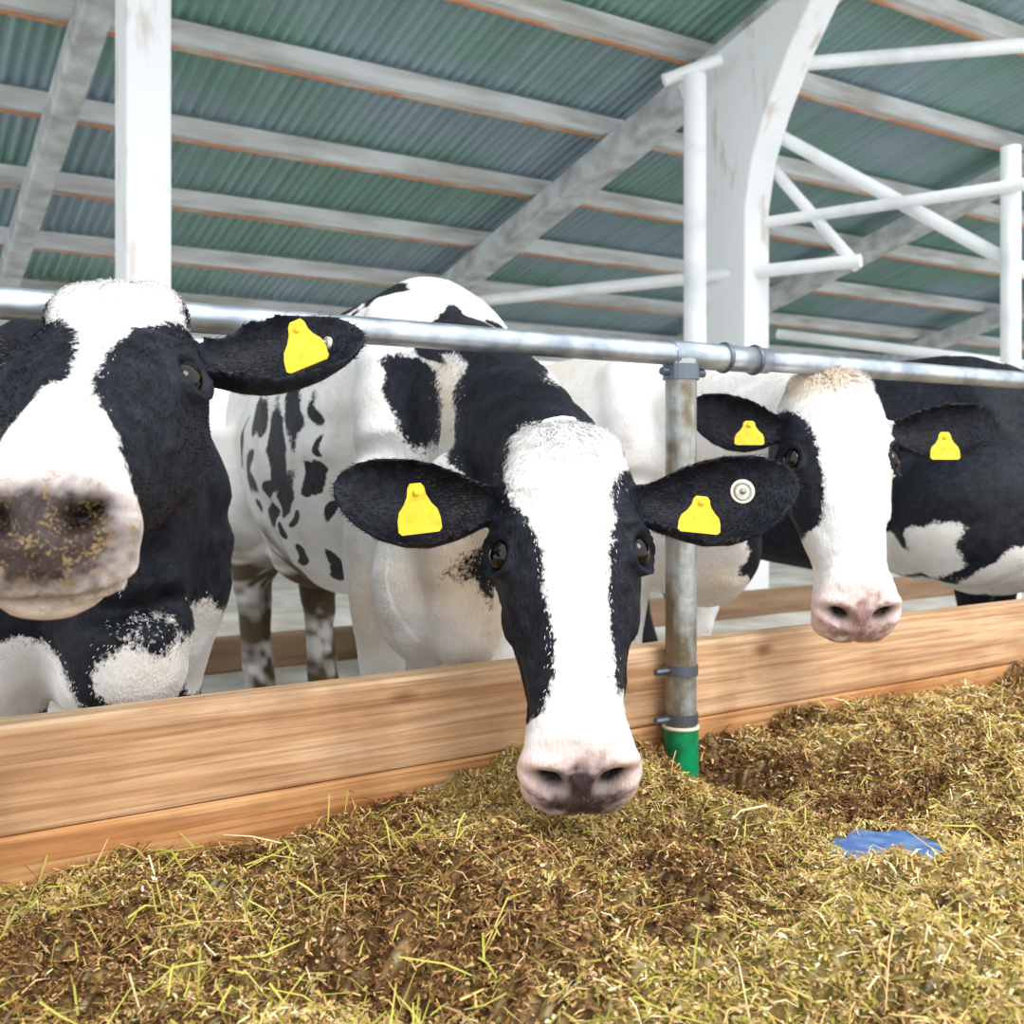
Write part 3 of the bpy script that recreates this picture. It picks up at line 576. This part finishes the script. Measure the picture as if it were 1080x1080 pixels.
spots=[blob(278,440,3.1,16,26),blob(265,500,3.1,12,30),blob(300,470,3.0,13,36),blob(328,450,3.0,16,30),blob(350,450,2.9,10,26),blob(312,515,3.0,12,24),blob(340,600,2.7,10,18),blob(290,535,3.0,10,16),blob(256,470,3.3,8,26),blob(495,595,2.2,16,28,.2),blob(350,540,2.7,8,18),blob(330,500,2.9,8,14)]
for (u,v,r) in [(270,410,9),(298,418,7),(318,405,10),(345,400,8),(262,540,7),(300,560,8),(325,548,6),(345,500,9),(318,585,6),(355,478,6),(372,520,7),(250,430,7),(285,505,8),(365,380,8),(340,372,9),(372,600,7)]:
    spots.append(blob(u,v,2.95,r,r*1.5))
cow2=dict(label='black and white cow lowering its head over the silage',eye=at(601,580,1.62),nose=(.03,-.40,-.92),dors=(0,-1,.3),nape=True,tuft=1.15,
  st=(2.42,1.28),yaw=-.10,hl=.75,nz=1.08,n1=.30,n1z=-.02,n2y=.12,n2z=.22,bsm=12,
  earL=dict(dir=(1,.0,.0),open=(.05,.1,1),L=.285,by=.105,W=.074,tags=[dict(k='tag',u=.52,off=.07,dz=.0,S=1.08,dn=(.12,0,-1))]),
  earR=dict(dir=(1,.03,.0),open=(.0,.1,1),L=.285,by=.112,W=.074,tags=[dict(k='tag',u=.42,off=.07,dz=-.018,S=1.05,short=.75,dn=(-.1,0,-1)),dict(k='disc',u=.66,off=.055,dz=.008,S=1.0)]),
  by=[-.05,.0,.04,.08,.13,.18,.24,.32,.40,.45,.5],bL=[.07,.085,.095,.095,.085,.055,.045,.038,.035,.06,.2],bR=[.08,.10,.115,.09,.07,.062,.058,.058,.055,.07,.2],ye=(.455,.42),
  base=-1.0,extra=[(at(485,560,2.12),(.10,.13,.16)),(at(490,640,2.12),(.08,.11,.15)),(at(450,610,2.25),(.12,.15,.2))],
  blobs=[blob(528,400,2.2,50,95,.5),blob(500,350,2.4,44,24,.4),blob(438,425,2.5,36,60,.4),blob(475,345,2.4,12,44,.3),blob(520,470,2.1,42,62,.5),blob(410,305,2.8,34,14,.3),blob(370,325,3.0,26,12,.4),blob(590,425,1.85,90,50,.30),blob(640,470,1.8,45,50,.2)]+spots,
  cream=[(at(490,610,2.1),(.14,.4,.16)),(at(470,420,2.3),(.06,.3,.1)),(at(380,660,2.4),(.1,.3,.12)),(at(600,440,1.7),(.09,.15,.03))],nh=36000)
cow3=dict(label='mostly white-faced cow with cream tuft and pink nose at the board',eye=at(889,482,2.2),nose=(.0,-.40,-.90),dors=(0,-1,.3),hs=.98,tuft=1.6,
  st=(2.55,2.12),bs=.92,nz=1.05,n1=.30,n2y=.12,n2z=.2,
  earL=dict(dir=(1,-.08,.0),L=.24,W=.064,by=.115,open=(.1,.2,1),tags=[dict(k='tag',u=.46,off=.065,dz=-.016,short=.7)]),earR=dict(dir=(1,-.0,.0),open=(.1,.2,1),L=.27,W=.064,by=.125,tags=[dict(k='tag',u=.50,off=.06,dz=-.024,short=.8)]),
  by=[-.05,0,.06,.12,.18,.25,.35,.45],bL=[.2,.2,.12,.080,.062,.055,.07,.2],bR=[.2,.2,.2,.13,.100,.105,.2,.2],ye=(.37,.28),
  pad=srgb(130,86,84),padk=.75,padn=1.2,pink=srgb(238,196,188),pinkk=.65,crumb=.9,base=-1.0,blobs=[blob(805,575,2.9,28,36,.35),blob(700,520,3.4,12,24,.2),blob(800,600,2.9,22,20,.3)],
  cream=[(at(760,630,2.8),(.25,.4,.12)),(at(610,400,4.0),(.4,.6,.2)),(at(870,395,2.2),(.14,.2,.07))],vox=.0055,nh=20000)
cow4=dict(label='mostly black dairy cow with white belly patches further along the barrier',eye=st(1.50,3.85,.95),nose=(.1,-.5,-.85),dors=(0,-1,.3),
  st=(2.35,3.48),yaw=.28,nz=1.02,n1=.3,n2y=.12,n2z=.2,bs=.94,extra=[(at(1040,545,3.45),(.30,.26,.26)),(at(975,540,3.7),(.25,.26,.24))],
  earL=dict(dir=(1,0,0)),earR=dict(dir=(1,0,0)),by=[0,.5],bL=[.05,.2],bR=[.05,.2],ye=(.4,.4),base=1.0,
  blobs=[blob(958,580,3.5,24,28,.8,-1),blob(1000,630,3.4,34,22,.8,-1),blob(1055,606,3.3,40,28,.8,-1),blob(1050,372,3.8,44,14,.5,-1)],vox=.009)
for c in (cow1,cow2,cow3,cow4): make_cow(c)

# ---------- light/camera
w=bpy.data.worlds.new('w'); scene.world=w; w.use_nodes=True; bg=w.node_tree.nodes['Background']; bg.inputs[0].default_value=(0.93,0.97,1,1); bg.inputs[1].default_value=1.85
l=bpy.data.lights.new('sun','SUN'); l.energy=1.9; l.angle=math.radians(28); l.color=(1,.985,.96); lo=bpy.data.objects.new('sun',l); COL.objects.link(lo)
lo.rotation_euler=Vector((-.45,.55,-.72)).to_track_quat('-Z','Y').to_euler()
cam=bpy.data.cameras.new('camera'); co_=bpy.data.objects.new('camera',cam); COL.objects.link(co_); co_.location=(0,0,HC); co_.rotation_euler=(math.pi/2,0,0)
cam.lens=36*F/1080; cam.sensor_width=36; cam.shift_y=-48/1080; cam.clip_start=.05
cam.dof.use_dof=True; cam.dof.focus_distance=1.6; cam.dof.aperture_fstop=6.3
scene.camera=co_
